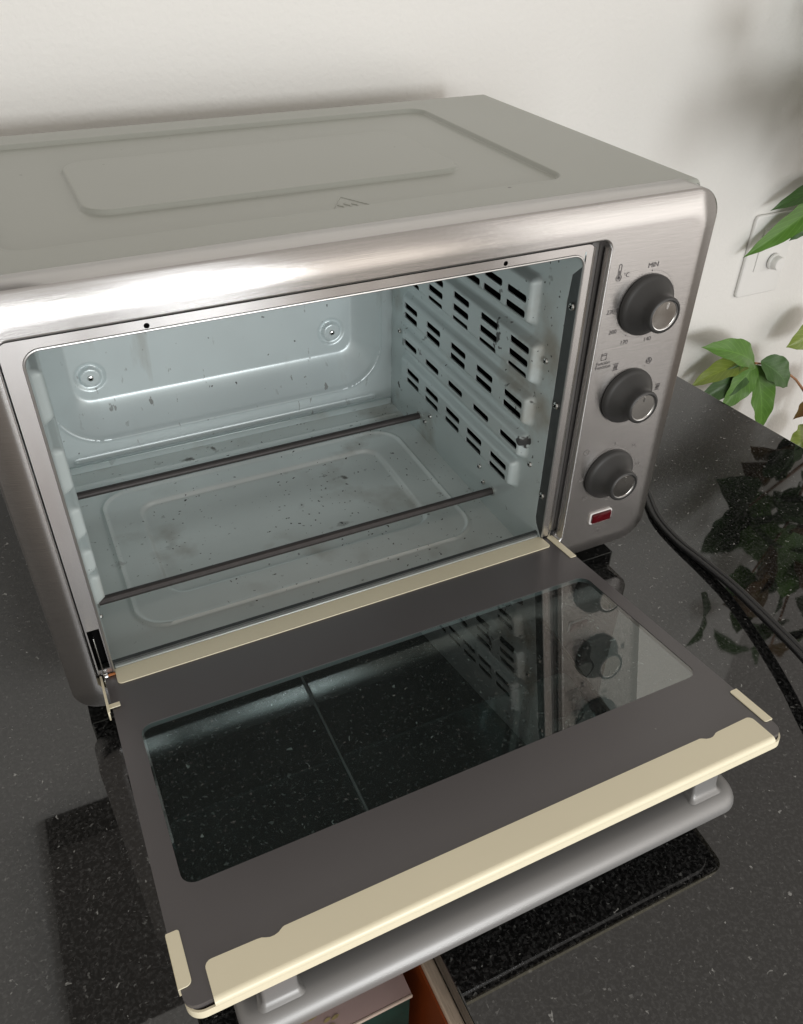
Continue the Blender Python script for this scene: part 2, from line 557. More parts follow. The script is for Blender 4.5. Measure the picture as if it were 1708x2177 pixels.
def screw(parent, loc, ax, r=0.0026, name='screw', m=None):
    bm = bmesh.new()
    lathe(bm, [(r * 1.0, 0), (r * 0.98, r * 0.35), (r * 0.8, r * 0.62), (r * 0.45, r * 0.74), (r * 0.32, r * 0.55), (0, r * 0.5)], loc, ax, 14)
    ax = Vector(ax); a = ax.orthogonal().normalized(); b = ax.cross(a)
    lo = Vector(loc) + ax * r * 0.72
    o = obj(name, bm, m or M['screw'], parent)
    bm = bmesh.new()
    for d, e in ((a, b), (b, a)):
        q = [lo + d * r * .62 * s + e * r * .12 * t + ax * h for h in (-r * .12, r * .06) for s, t in ((-1, -1), (1, -1), (1, 1), (-1, 1))]
        v = [bm.verts.new(x) for x in q]
        for f in ((4, 5, 6, 7), (0, 1, 5, 4), (1, 2, 6, 5), (2, 3, 7, 6), (3, 0, 4, 7)):
            bm.faces.new([v[i] for i in f])
    bmesh.ops.recalc_face_normals(bm, faces=bm.faces)
    t = bpy.data.meshes.new('t'); bm.to_mesh(t); bm.free()
    bm2 = bmesh.new(); bm2.from_mesh(o.data)
    n0 = len(bm2.faces)
    bm2.from_mesh(t)
    bm2.faces.ensure_lookup_table()
    for f in bm2.faces[n0:]: f.material_index = 1
    bm2.to_mesh(o.data); bm2.free(); bpy.data.meshes.remove(t)
    o.data.materials.append(M['black_in'])
    return o

HC = -0.0502          # counter top level
YW = 0.420            # wall

# ------------------------------------------------------------------ setting
def wall():
    us = seg_grid([-1.6, 1.31], 0.2)
    bm = bmesh.new()
    box(bm, -1.8, 1.345, YW, YW + 0.12, -0.95, 1.75)
    return tag(obj('wall', bm, M['wall']), 'off-white plastered wall behind the toaster oven and the plant', kind='structure')
wall()
nb = nbox('floor', -3, 4, -3.2, 2.5, -1.0, -0.95, M['floor_room'])
tag(nb, 'brown room floor below the countertop', kind='structure')

# counter: two slabs meeting at a joint seam, x = 0.149
def slab(name, outline, label):
    bm = plate(outline, [], 0.0195, lambda u, v, w: (u, v, HC + w), bev=0.0012)
    return tag(obj(name, bm, M['granite']), label, kind='structure')
E0 = lambda y: 0.7813 - (y - 0.2748) * 0.0886
slab('countertop', [(-1.5, -0.243), (0.1484, -0.243), (0.1484, YW - .001), (-1.5, YW - .001)], 'black speckled granite counter slab under the left of the oven')
slab('countertop', [(0.1500, -0.75), (E0(-0.75), -0.75), (E0(YW - .001), YW - .001), (0.1500, YW - .001)], 'black speckled granite counter slab on the right carrying the black cord')
js = nbox('joint_seam', 0.14855, 0.14985, -0.2430, YW - .002, HC - 0.019, HC - 0.0004, M['seam'])
tag(js, 'joint between the two granite slabs, its bevel highlights painted grey', kind='structure')
tag(nbox('base_cabinet', 0.158, 0.76, -0.72, YW - .003, -0.949, HC - 0.0205, M['cabinet']), 'dark base cabinet under the right granite slab', 'cabinet')

# ------------------------------------------------------------------ toaster oven
oven = empty('toaster_oven', (0.24, 0.15, HC))
tag(oven, 'silver countertop toaster oven with its glass door hanging open', 'toaster oven')
OI = Matrix.Translation((-0.24, -0.15, -HC))
class Root:
    pass
def own(o, parent=oven):
    """parent to the oven root, keeping world placement"""
    o.parent = parent
    o.matrix_parent_inverse = OI if parent is oven else Matrix()
    return o

XL, XR_, ZT, YF = 0.0, 0.40, 0.2734, 0.0095
OXL, OXR, OZB, OZT = 0.0126, 0.3859, 0.0057, 0.2621
BX0, BX1, BZ0, BZ1 = -0.0191, 0.4985, -0.0255, 0.2988
HT, XO, DEP = 0.2982, 0.4945, 0.3383

# --- bezel (front frame): lofted rounded rectangles
def bezel():
    bm = bmesh.new()
    N = 10
    rings = []
    def ring(x0, x1, z0, z1, r, y):
        rings.append([(p[0], y, p[1]) for p in rrect(x0, x1, z0, z1, r, N)])
    prof = [(0.003, 0.030), (0.0006, 0.0298), (0.0, 0.0288)]
    prof += [(0.0, 0.0068)]
    prof += [(0.018 * t, 0.0062 * (1 - t) ** 1.8) for t in (0.02, 0.10, 0.2, 0.3, 0.4, 0.5, 0.6, 0.7, 0.8, 0.9, 1.0)]
    for dd, y in prof:
        ring(BX0 + dd, BX1 - dd, BZ0 + dd, BZ1 - dd, max(0.024 - dd * 0.55, 0.006), y)
    ring(BX0 + 0.0184, BX1 - 0.019, BZ0 + 0.019, BZ1 - 0.019, 0.0135, 0.0)
    ring(-0.0004, XR_ + 0.0022, -0.0022, ZT + 0.0018, 0.0095, 0.0)
    ring(-0.0002, XR_ + 0.0014, -0.0014, ZT + 0.0010, 0.0090, 0.0)
    ring(0.0, XR_ + 0.0004, -0.0004, ZT + 0.0002, 0.0085, 0.0006)
    ring(0.0003, XR_, 0.0, ZT - 0.0002, 0.0080, 0.0016)
    ring(0.0004, XR_ - 0.0002, 0.0002, ZT - 0.0004, 0.0080, 0.0195)
    loft(bm, rings)
    bmesh.ops.recalc_face_normals(bm, faces=bm.faces)
    uv_from(bm, lambda c: c.z - c.y * 1.2, lambda c: c.x + 0.2 * c.y)
    return obj('bezel', bm, M['steel'], smooth=40)
own(bezel())

# --- inner front frame round the opening, with hinge slot and two screw holes
def inner_frame():
    P = lambda u, v, w: (u, YF - w, v)
    out = rrect(0.0012, 0.3936, 0.0045, 0.2690, (0.001, 0.001, 0.006, 0.006), 6)
    holes = [rrect(OXL, OXR, -0.02, OZT, (0.002, 0.002, 0.010, 0.010), 8), [(0.0022, 0.0092), (0.0106, 0.0092), (0.0106, 0.0495), (0.0022, 0.0495)],
             circle(0.0811, 0.2652, 0.0017), circle(0.3203, 0.2656, 0.0017)]
    bm = plate(out, holes, 0.0012, P)
    uv_from(bm, lambda c: c.z - c.y, lambda c: c.x + 0.2 * c.y)
    o = obj('inner_frame', bm, M['steel_bright'])
    own(o)
    # rolled bright lip of the opening
    bm = bmesh.new()
    pts = [(p[0], YF, p[1]) for p in rrect(OXL - .0003, OXR + .0003, 0.0045, OZT + .0003, (0.0002, 0.0002, 0.010, 0.010), 8)]
    pts = pts[17:] + pts[:1]
    tube(bm, pts, 0.0009, 8)
    own(obj('opening_lip', bm, M['lip']))
    # raised bead on the right of the frame and groove floor
    bm = bmesh.new()
    tube(bm, [(0.3936, YF + .0002, 0.001), (0.3936, YF + .0002, 0.2665)], 0.0011, 8)
    own(obj('frame_bead', bm, M['chrome']))
    own(nbox('groove_plate', 0.0006, XR_ - 0.0004, 0.0160, 0.0192, 0.0004, 0.006, M['dark_plate']))
    own(nbox('groove_plate', 0.3934, XR_ - 0.0004, 0.0128, 0.0190, 0.0062, ZT - 0.001, M['groove']))
    # black plates added behind slot and holes to read as unlit depth
    own(nbox('hole_backing', 0.06, 0.345, YF + 0.0022, YF + 0.0030, 0.2626, 0.2684, M['black_in']))
    own(nbox('slot_backing', 0.0008, 0.0118, YF + 0.0095, YF + 0.012, 0.0030, 0.0580, M['black_in']))
inner_frame()

# --- cavity
CXL, CXR, CYB, CZF, CZT = 0.0129, 0.3856, 0.3275, -0.0251, 0.2640
RIDGES = [(0.1865, 0.2290, 0.0550), (0.1395, 0.1790, 0.0420), (0.0985, 0.1300, 0.0440), (0.0645, 0.0910, 0.0460), (0.0275, 0.0590, 0.0550)]
def slots():
    S_ = []
    L, hh = 0.0295, 0.0031
    def add(yc, zc): S_.append((yc, zc))
    for y in (0.0783, 0.115, 0.150, 0.186, 0.222, 0.258):
        for z in (0.2085, 0.1957): add(y, z)
    for y in (0.0665, 0.1155, 0.1651, 0.2147, 0.2640):
        for z in (0.1690, 0.1573, 0.1458): add(y, z)
    for y in (0.0675, 0.1161, 0.1652, 0.2158, 0.2660):
        for z in (0.1180, 0.1076): add(y, z)
    for y in (0.068, 0.117, 0.1667, 0.2157, 0.2653):
        add(y, 0.0768)
    for y in (0.0803, 0.125, 0.1685, 0.2136, 0.2577):
        for z in (0.0460, 0.0352): add(y, z)
    return [rrect(y - L / 2, y + L / 2, z - hh, z + hh, 0.0022, 3) for y, z in S_]
def ridge_h(y, z):
    h = 0.0
    for z0, z1, y0 in RIDGES:
        dd = sd_rr(y, z, y0, 0.291, z0, z1, 0.006)
        h = max(h, 1 - sstep(-0.0055, 0.0005, dd))
    return 0.0075 * h
def side_wall(sign):
    x = CXR if sign > 0 else CXL
    out = [(0.0118, CZF), (CYB, CZF), (CYB, CZT), (0.0094, CZT), (0.0094, 0.2540), (0.0205, 0.2435), (0.0222, 0.224), (0.0222, 0.019), (0.0205, 0.013), (0.0118, 0.0035)]
    if sign < 0:
        out = [(0.0125, CZF), (CYB, CZF), (CYB, CZT), (0.0125, CZT)]
    hs = slots()
    ex = []
    bbs = [(min(p[0] for p in h), max(p[0] for p in h), min(p[1] for p in h), max(p[1] for p in h)) for h in hs]
    ny, nz = 150, 150
    for i in range(1, ny):
        for j in range(1, nz):
            y = 0.012 + (CYB - 0.012) * i / ny
            z = CZF + (CZT - CZF) * j / nz
            if not inside((y, z), out): continue
            if any(a - 0.0005 < y < b + 0.0005 and c - 0.0005 < z < d + 0.0005 for a, b, c, d in bbs): continue
            ex.append((y, z))
    v, tris = cdt(out, hs, ex)
    bm = bmesh.new()
    V = [bm.verts.new((x - sign * ridge_h(a, b), a, b)) for a, b in v]
    cnt = set()
    for t in tris:
        bm.faces.new([V[i] for i in (t if sign < 0 else reversed(t))])
        for a, b in zip(t, t[1:] + t[:1]): cnt.add((a, b))
    K = {}
    for (a, b) in list(cnt):
        if (b, a) not in cnt:
            for q in (a, b):
                if q not in K:
                    c = V[q].co
                    K[q] = bm.verts.new((c.x + sign * 0.0012, c.y, c.z))
            bm.faces.new([V[b], V[a], K[a], K[b]] if sign < 0 else [V[a], V[b], K[b], K[a]])
    bmesh.ops.delete(bm, geom=[q for q in bm.verts if not q.link_faces], context='VERTS')
    o = own(obj('side_wall', bm, M['liner'], smooth=50))
    ax = (-sign, 0, 0)
    if sign > 0:
        for y, z in ((0.0371, 0.1662), (0.0401, 0.0648), (0.1209, 0.012), (0.1115, -0.001), (0.2389, -0.0026), (0.2277, 0.0103), (0.3056, 0.0759)):
            screw(o, (x - 0.0001, y, z), ax, 0.0028)
        pl = plate([(0.0094, -0.020), (0.030, -0.020), (0.030, 0.2615), (0.0094, 0.2615)], [], 0.001, lambda u, v, w_: (x + 0.0004 - w_ * 1.0, u, v))
        p = own(obj('side_flange', pl, M['dark_plate']))
        for y, z in ((0.0150, 0.2211), (0.0162, 0.1365), (0.0170, 0.046)):
            screw(p, (x + 0.0004, y, z), ax, 0.0031)
    else:
        for y, z in ((0.1209, 0.012), (0.1115, -0.001), (0.0700, 0.006), (0.2277, 0.0103)):
            screw(o, (x + 0.0001, y, z), ax, 0.0024)
    return o
side_wall(1)
side_wall(-1)

def back_wall():
    us = seg_grid([CXL, 0.085, 0.300, CXR], 0.0016)
    vs = seg_grid([CZF, -0.020, 0.10, CZT], 0.0015)
    def P(x, z):
        d = sd_rr(x, z, 0.0185, 0.3718, 0.0057, 0.262, 0.048)
        sl = sd_rr(x, z, 0.044, 0.346, 0.040, 0.235, 0.016)
        h = 0.0
        if d < 0:
            t = max(0.0, min(1.0, -d / max(1e-6, (-d + max(sl, 0.0)))))
            t = t if sl > 0 else 1.0
            h = 0.026 * (1 - (1 - t) ** 1.25)
            h = h * sstep(0, -0.002, d) if d > -0.002 else h
        for bx in (0.0622, 0.3228):
            q = math.hypot(x - bx, z - 0.066)
            h += 0.0022 * (1 - sstep(0.0135, 0.0152, q))
            h -= 0.0046 * (1 - sstep(0.0098, 0.0110, q))
        q = sd_rr(x, z, 0.026, 0.366, -0.0155, -0.0100, 0.0027)
        h -= 0.0028 * (1 - sstep(-0.0027, 0.0008, q))
        d2 = abs(d + 0.0005)
        h -= 0.0012 * (1 - sstep(0.0, 0.0028, d2))
        return (x, CYB + h, z)
    bm = field(us, vs, P)
    bmesh.ops.reverse_faces(bm, faces=bm.faces)
    bmesh.ops.recalc_face_normals(bm, faces=bm.faces)
    # make normals face the door
    if sum(f.normal.y for f in bm.faces) > 0: bmesh.ops.reverse_faces(bm, faces=bm.faces)
    o = own(obj('back_wall', bm, M['back_liner'], smooth=60))
    for bx in (0.0622, 0.3228):
        screw(o, (bx, CYB + 0.0236, 0.066), (0, -1, 0), 0.0032)
    own(nbox('rear_ledge', CXL + .001, CXR - .001, CYB - 0.0030, CYB + 0.0005, CZF, -0.0170, M['liner'], bev=0.0008))
back_wall()

def cavity_floor():
    us = seg_grid([CXL, CXR], 0.0014)
    vs = seg_grid([0.018, CYB], 0.0014)
    def P(x, y):
        d = sd_rr(x, y, 0.0375, 0.361, 0.0695, 0.2765, 0.030)
        h = 0.0022 * (1 - sstep(0.0, 0.0030, abs(d + 0.002)))
        d2 = sd_rr(x, y, 0.0715, 0.3275, 0.105, 0.2485, 0.018)
        h -= 0.0040 * (1 - sstep(-0.0032, 0.0, d2))
        for yy in (0.292, 0.302):
            h += 0.0007 * (1 - sstep(0, 0.0025, abs(y - yy)))
        q = sd_rr(x, y, 0.015, 0.058, 0.0345, 0.0385, 0.0019)
        h += 0.0012 * (1 - sstep(-0.002, 0.001, q))
        return (x, y, CZF + h)
    bm = field(us, vs, P)
    bmesh.ops.recalc_face_normals(bm, faces=bm.faces)
    if sum(f.normal.z for f in bm.faces) < 0: bmesh.ops.reverse_faces(bm, faces=bm.faces)
    own(obj('cavity_floor', bm, M['floor_liner'], smooth=60))
cavity_floor()
own(nbox('front_sill', OXL + .0008, OXR - .0008, 0.0132, 0.0200, CZF - .0005, 0.0040, M['sill'], bev=0.0012))
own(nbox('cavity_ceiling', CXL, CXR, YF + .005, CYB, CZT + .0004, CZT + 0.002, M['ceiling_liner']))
# black shell between cavity and casing
def shell():
    bm = bmesh.new()
    box(bm, CXR + 0.018, CXR + 0.020, 0.02, 0.336, -0.022, 0.294)
    box(bm, CXL - 0.016, CXL - 0.014, 0.02, 0.336, -0.022, 0.294)
    box(bm, CXL - 0.016, CXR + 0.018, 0.035, 0.336, CZT + 0.012, CZT + 0.013)
    own(obj('inner_shell', bm, M['black_in'], smooth=0))
shell()

# --- heating rods
for (y, z) in ((0.0950, -0.0007), (0.2525, -0.0025)):
    bm = bmesh.new()
    tube(bm, [(CXL + .0005, y, z), (CXL + 0.005, y, z), (CXR - 0.005, y, z), (CXR - .0005, y, z)], 0.0037, 14)
    r = own(obj('heating_rod', bm, M['rod']))
    for xx, s in ((CXL, 1), (CXR, -1)):
        bm = bmesh.new()
        lathe(bm, [(0.0050, 0.0002), (0.0050, 0.0016), (0.0036, 0.0018)], (xx, y, z), (s, 0, 0), 16)
        obj('rod_collar', bm, M['screw'], r)
    r['label'] = 'dark heating rod near the door' if y < .2 else 'dark heating rod near the back wall'
    for k in r.children:
        k.matrix_parent_inverse = Matrix()
# --- casing: pressed top sheet, sides, back
def casing():
    us = seg_grid([-0.0150, -0.012, XO - 0.006, XO], 0.0009)
    vs = seg_grid([0.0245, 0.030, 0.06, 0.32, DEP], 0.0009)
    def P(x, y):
        d = sd_rr(x, y, 0.0150, 0.4035, 0.0640, 0.3088, 0.016)
        h = -0.0032 * (1 - sstep(-0.0021, 0.0, d))
        d2 = sd_rr(x, y, 0.0690, 0.3480, 0.1165, 0.2430, 0.020)
        h += 0.0029 * (1 - sstep(-0.0024, 0.0, d2))
        # rolled edges
        e = max(0.0, (x - (XO - 0.005)) / 0.005, ((-0.0150 + 0.005) - x) / 0.005)
        h -= 0.005 * (1 - math.sqrt(max(0.0, 1 - min(1, e) ** 2)))
        e2 = max(0.0, (0.0275 - y) / 0.003)
        h -= 0.003 * (1 - math.sqrt(max(0.0, 1 - min(1, e2) ** 2)))
        return (x, y, HT + h)
    bm = field(us, vs, P)
    if sum(f.normal.z for f in bm.faces) < 0: pass
    bmesh.ops.recalc_face_normals(bm, faces=bm.faces)
    bm.normal_update()
    if sum(f.normal.z for f in bm.faces) < 0: bmesh.ops.reverse_faces(bm, faces=bm.faces)
    box(bm, XO - 0.0012, XO, 0.0300, DEP, -0.0335, HT - 0.005)
    box(bm, -0.0150, -0.0138, 0.0300, DEP, -0.0335, HT - 0.005)
    box(bm, -0.0138, XO - 0.0012, DEP - 0.0015, DEP - 0.0003, HT - 0.014, HT - 0.001)
    box(bm, -0.0138, XO - 0.0012, 0.3600, 0.3612, -0.0345, HT - 0.014)
    box(bm, -0.0138, XO - 0.0012, 0.0300, 0.3600, -0.0345, -0.0333)
    o = own(obj('casing', bm, M['paint'], smooth=50))
    # pressed hot-surface emblem: triangle outline with three waves and a base bar
    bm = bmesh.new()
    T = [(0.2186, 0.0668), (0.2512, 0.0668), (0.2360, 0.0955)]
    cx, cy = 0.2352, 0.0762
    def rnd(tri, r=0.0022):
        pts = []
        for i in range(3):
            p, a, b = Vector(tri[i]), Vector(tri[i - 1]), Vector(tri[(i + 1) % 3])
            u, v_ = (a - p).normalized(), (b - p).normalized()
            for k in range(6):
                t = k / 5
                q = p + u * r * (1 - t) ** 2 * 1.0 + v_ * r * t ** 2
                pts.append((q.x, q.y))
        return pts
    def at(pts): return [(a, b, HT - 0.0033) for a, b in pts]
    tube(bm, at(rnd(T)), 0.0006, 6, closed=True)
    for k in (-1, 0, 1):
        tube(bm, at([(cx + k * 0.0050 - 0.0010 + 0.0013 * math.sin(i / 8 * 2 * math.pi), 0.0722 + 0.0105 * i / 8 * (1 if k == 0 else .82)) for i in range(9)]), 0.00065, 6)
    tube(bm, at([(cx - 0.0095, 0.0703), (cx + 0.0090, 0.0703)]), 0.0006, 6)
    q = obj('warning_emblem', bm, M['paint'], o)
casing()

# --- dials
def dial(z, x, ang, label):
    bm = bmesh.new()
    lathe(bm, [(0.0238, 0.0003), (0.0238, 0.0030), (0.0232, 0.0042), (0.0218, 0.0050), (0.0206, 0.0062), (0.0190, 0.0082), (0.0172, 0.0105), (0.0156, 0.0128), (0.0146, 0.0150), (0.0141, 0.0175), (0.0141, 0.0212), (0.0139, 0.0222), (0.0133, 0.0228), (0.0122, 0.0229), (0.0119, 0.0225), (0.0118, 0.0205), (0.0, 0.0205)], (x, 0, z), (0, -1, 0), 56)
    d = own(obj('control_dial', bm, M['dial'], smooth=40))
    d['label'] = label
    bm = bmesh.new()
    lathe(bm, [(0.0117, 0.0205), (0.0117, 0.0221), (0.0114, 0.0224), (0.0109, 0.0223), (0.0107, 0.0218)], (x, 0, z), (0, -1, 0), 48)
    obj('dial_ring', bm, M['chrome'], d)
    bm = bmesh.new()
    lathe(bm, [(0.0108, 0.0218), (0.0, 0.0219)], (x, 0, z), (0, -1, 0), 48)
    obj('dial_face', bm, M['dial_face'], d)
    bm = bmesh.new()
    ca, sa = math.cos(R(ang)), math.sin(R(ang))
    p = [(x + ca * q, -0.0220, z + sa * q) for q in (0.0052, 0.0095)]
    tube(bm, p, 0.0006, 8)
    obj('pointer_mark', bm, M['chrome'], d)
dial(0.2193, 0.4415, 78, 'top black dial inside the temperature scale')
dial(0.1420, 0.4408, 92, 'middle black dial under the function symbols')
dial(0.0657, 0.4390, 88, 'bottom black dial inside the minute scale')

# --- printed marks on the panel
def text_mesh(s, size, shear=0.0):
    cu = bpy.data.curves.new('t', 'FONT')
    cu.body = s
    cu.size = size
    cu.align_x = 'CENTER'
    cu.align_y = 'CENTER'
    cu.shear = shear
    cu.resolution_u = 3
    o = bpy.data.objects.new('t', cu)
    me = bpy.data.meshes.new_from_object(o)
    bpy.data.objects.remove(o)
    bpy.data.curves.remove(cu)
    return me
def put_text(bm, s, size, x, z, rot=0):
    me = text_mesh(s, size)
    me.transform(Matrix.Translation((x, -0.00025, z)) @ Matrix.Rotation(R(90), 4, 'X') @ Matrix.Rotation(R(rot), 4, 'Z'))
    bm.from_mesh(me)
    bpy.data.meshes.remove(me)
PY = -0.00022
def dot(bm, x, z, r):
    v = [bm.verts.new((a, PY, b)) for a, b in circle(x, z, r, 10)]
    bm.faces.new(v)
def line(bm, pts, wd=0.00022, closed=False):
    n = len(pts)
    for i in range(n if closed else n - 1):
        a, b = Vector(pts[i]), Vector(pts[(i + 1) % n])
        d = (b - a)
        if d.length < 1e-9: continue
        d.normalize()
        q = Vector((-d.y, d.x)) * wd
        a2, b2 = a - d * wd * .7, b + d * wd * .7
        bm.faces.new([bm.verts.new((p.x, PY, p.y)) for p in (a2 - q, b2 - q, b2 + q, a2 + q)])
def mark(name, fn, m):
    bm = bmesh.new()
    fn(bm)
    for f in bm.faces:
        f.normal_update()
        if f.normal.y > 0: f.normal_flip()
    return own(obj(name, bm, m, smooth=0))
def arc(cx, cz, r, angs):
    return [(cx + r * math.cos(R(a)), cz + r * math.sin(R(a))) for a in angs]
PR, PW = M['print'], M['print_worn']
for t, sz, x, z in (('MIN', 0.0054, 0.4416, 0.2496), ('230', 0.0050, 0.4096, 0.2186), ('200', 0.0050, 0.4150, 0.2016), ('170', 0.0050, 0.4279, 0.1907), ('140', 0.0050, 0.4506, 0.1893), ('°C', 0.0048, 0.4181, 0.2456)):
    mark('printed_number', lambda b: put_text(b, t, sz, x, z), PR)
def f(b):
    for a in range(90, -255, -5):
        dot(b, 0.4415 + 0.0262 * math.cos(R(a)), 0.2193 + 0.0262 * math.sin(R(a)), 0.00055 if a in (90, -70, -120, -155, -185) else 0.00026)
mark('dotted_scale', f, PR)
def f(b):
    tz, x = 0.2445, 0.4113
    line(b, arc(x, tz, 0.0023, range(120, 421, 15)))
    line(b, [(x - 0.00115, tz + 0.0020), (x - 0.00115, tz + 0.0090), (x - 0.0008, tz + 0.0098), (x, tz + 0.0101), (x + 0.0008, tz + 0.0098), (x + 0.00115, tz + 0.0090), (x + 0.00115, tz + 0.0020)])
    dot(b, x, tz, 0.00135)
    line(b, [(x, tz), (x, tz + 0.0052)], 0.0004)
mark('thermometer_symbol', f, PR)
mark('printed_word', lambda b: put_text(b, 'Función', 0.0042, 0.4113, 0.1764), PR)
mark('printed_word', lambda b: put_text(b, 'Function', 0.0042, 0.4117, 0.1731), PR)
def f(b):
    x, z = 0.4111, 0.1819
    line(b, rrect(x - .0024, x + .0024, z - .0026, z + .0026, 0.0005, 3), 0.0002, True)
    line(b, [(x - .0016, z + .0012), (x + .0016, z + .0012)], 0.0004)
mark('oven_symbol', f, PR)
for x, z in ((0.4243, 0.1706), (0.4727, 0.1425)):
    def f(b):
        line(b, [(x - .0024, z + .0027), (x + .0024, z + .0027)], 0.0003)
        line(b, [(x - .0024, z - .0027), (x + .0024, z - .0027)], 0.0003)
        for k in (-1.5, -.5, .5, 1.5):
            line(b, [(x + k * .0010, z + .0020), (x + k * .0010 + .0003, z + .0006), (x + k * .0010 - .0003, z - .0006), (x + k * .0010, z - .0020)], 0.00022)
    mark('heat_symbol', f, PR)
def f(b):
    x, z = 0.4572, 0.1693
    line(b, circle(x, z, 0.0026, 20), 0.0002, True)
    for a in (90, 210, 330):
        dot(b, x + .0012 * math.cos(R(a)), z + .0012 * math.sin(R(a)), 0.0010)
mark('fan_symbol', f, PR)
for a in (125, 60, 2):
    mark('position_dot', lambda b: dot(b, 0.4408 + 0.0268 * math.cos(R(a)), 0.1420 + 0.0268 * math.sin(R(a)), 0.00045), PR)
for t, x, z in (('0', 0.4406, 0.0951), ('10', 0.4615, 0.0880), ('20', 0.4700, 0.0664), ('40', 0.4440, 0.0363), ('50', 0.4185, 0.0440), ('60', 0.4105, 0.0660)):
    mark('printed_number', lambda b: put_text(b, t, 0.0045, x, z), PW)
def f(b):
    for a in range(90, -215, -6):
        dot(b, 0.4390 + 0.0262 * math.cos(R(a)), 0.0657 + 0.0262 * math.sin(R(a)), 0.00045 if a % 30 == 0 else 0.00025)
    line(b, arc(0.4390, 0.0657, 0.0262, range(98, 141, 6)), 0.00018)
mark('dotted_scale', f, PW)
def f(b):
    line(b, circle(0.4112, 0.0941, 0.0026, 20), 0.0002, True)
    line(b, [(0.4112, 0.0958), (0.4112, 0.0941), (0.4124, 0.0941)], 0.0002)
mark('clock_symbol', f, PW)
def f(b):
    line(b, arc(0.4402, 0.0020, 0.0018, range(120, 421, 20)), 0.0002)
    line(b, [(0.4402, .0024), (0.4402, .0046)], 0.0002)
mark('power_symbol', f, PW)

# --- indicator lamp
bm = plate(rrect(0.4278, 0.4518, 0.0122, 0.0248, 0.0026, 5), [rrect(0.4296, 0.4502, 0.0138, 0.0236, 0.0012, 4)], 0.0016, lambda u, v, w_: (u, -0.0014 - w_, v), bev=0.0004)
lr = own(obj('lamp_rim', bm, M['lamp_rim']))
bm = bmesh.new()
box(bm, 0.4297, 0.4501, -0.0034, 0.0, 0.0139, 0.0235, 0.0011, 3)
own(obj('indicator_lamp', bm, M['red']))

# --- feet
for x in (0.015, 0.445):
    for y in (0.055, 0.30):
        bm = bmesh.new()
        lathe(bm, [(0.0, 0.0), (0.013, 0.0), (0.0145, 0.002), (0.0125, 0.0160), (0.0, 0.0160)], (x, y, HC), (0, 0, 1), 24)
        own(obj('foot', bm, M['foot']))

# ------------------------------------------------------------------ door (local: x, y = -s away from hinge, z = normal)
DA = R(-6.996)
DM = Matrix.Translation((0, 0.0124, 0.0019)) @ Matrix.Rotation(DA, 4, 'X')
DX0, DX1, DS = 0.0052, 0.3972, 0.2706
WX0, WX1, WS0, WS1 = 0.0192, 0.3862, 0.0663, 0.2008
def P(u, v, w_): return (u, -v, w_)
bm = plate(rrect(DX0, DX1, 0.0015, DS - 0.0030, 0.0075, 6), [rrect(WX0, WX1, WS0, WS1, 0.0085, 6)], 0.0042, P)
door = obj('door', bm, M['door_print'])
door.parent = oven
door.matrix_parent_inverse = OI
door.matrix_basis = DM
door['label'] = 'tinted glass oven door with dark printed border hanging open'
def sub(o):
    o.parent = door
    return o
bm = plate(rrect(WX0 + .0001, WX1 - .0001, WS0 + .0001, WS1 - .0001, 0.0084, 6), [], 0.0030, lambda u, v, w_: (u, -v, -0.0004 + w_))
sub(obj('window_pane', bm, M['glass']))

def fold_strip(outline_fn, name):
    pass
# front cream edge trim: wraps round the front edge of the glass
def edge_trim():
    xa, xb = 0.0190, 0.3868
    y0, y1 = 0.2482, DS - 0.0030
    pts = [(xa, y1), (xb, y1), (xb, y0 + .0038)]
    pts += [(xb - .0038 * (1 - math.cos(t)), y0 + .0038 - .0038 * math.sin(t)) for t in [R(a) for a in (20, 45, 70, 90)]]
    def notch(c, s):
        # shallow step and thumb notch, mirrored by s
        q = [(c + s * 0.0075, y0), (c + s * 0.0062, y0 + .0004), (c + s * 0.0050, y0 + .0012), (c + s * 0.0036, y0 + .0021), (c + s * 0.0012, y0 + .0027), (c - s * 0.0012, y0 + .0026), (c - s * 0.0034, y0 + .0018), (c - s * 0.0052, y0 + .0009), (c - s * 0.0075, y0 + .0006)]
        return q
    a = notch(0.0545, 1)
    b = notch(0.3510, -1)
    pts += list(reversed(b)) if b[0][0] < b[-1][0] else b
    pts += a if a[0][0] > a[-1][0] else list(reversed(a))
    pts += [(xa + .0038 * (1 - math.sin(t)), y0 + .0038 - .0038 * math.cos(t)) for t in [R(a) for a in (0, 20, 45, 70, 90)]]
    bm = plate([(p[0], p[1]) for p in pts][::-1], [], 0.0009, lambda u, v, w_: (u, -v, 0.0011 + w_))
    # rolled front edge
    n = 8
    prof = []
    for i in range(n + 1):
        t = R(90 - 110 * i / n)
        prof.append((DS - 0.0032 + 0.0032 * math.cos(t), 0.0011 - 0.0032 + 0.0032 * math.sin(t)))
    prof += [(DS - 0.0012, -0.0060), (DS - 0.0020, -0.0068)]
    A = [bm.verts.new((xa, -s, h)) for s, h in prof]
    B = [bm.verts.new((xb, -s, h)) for s, h in prof]
    for i in range(len(prof) - 1):
        bm.faces.new((A[i], B[i], B[i + 1], A[i + 1]))
    o = sub(obj('edge_trim', bm, M['cream'], smooth=40))
    o['label'] = 'long cream metal strip folded over the front edge of the door'
edge_trim()
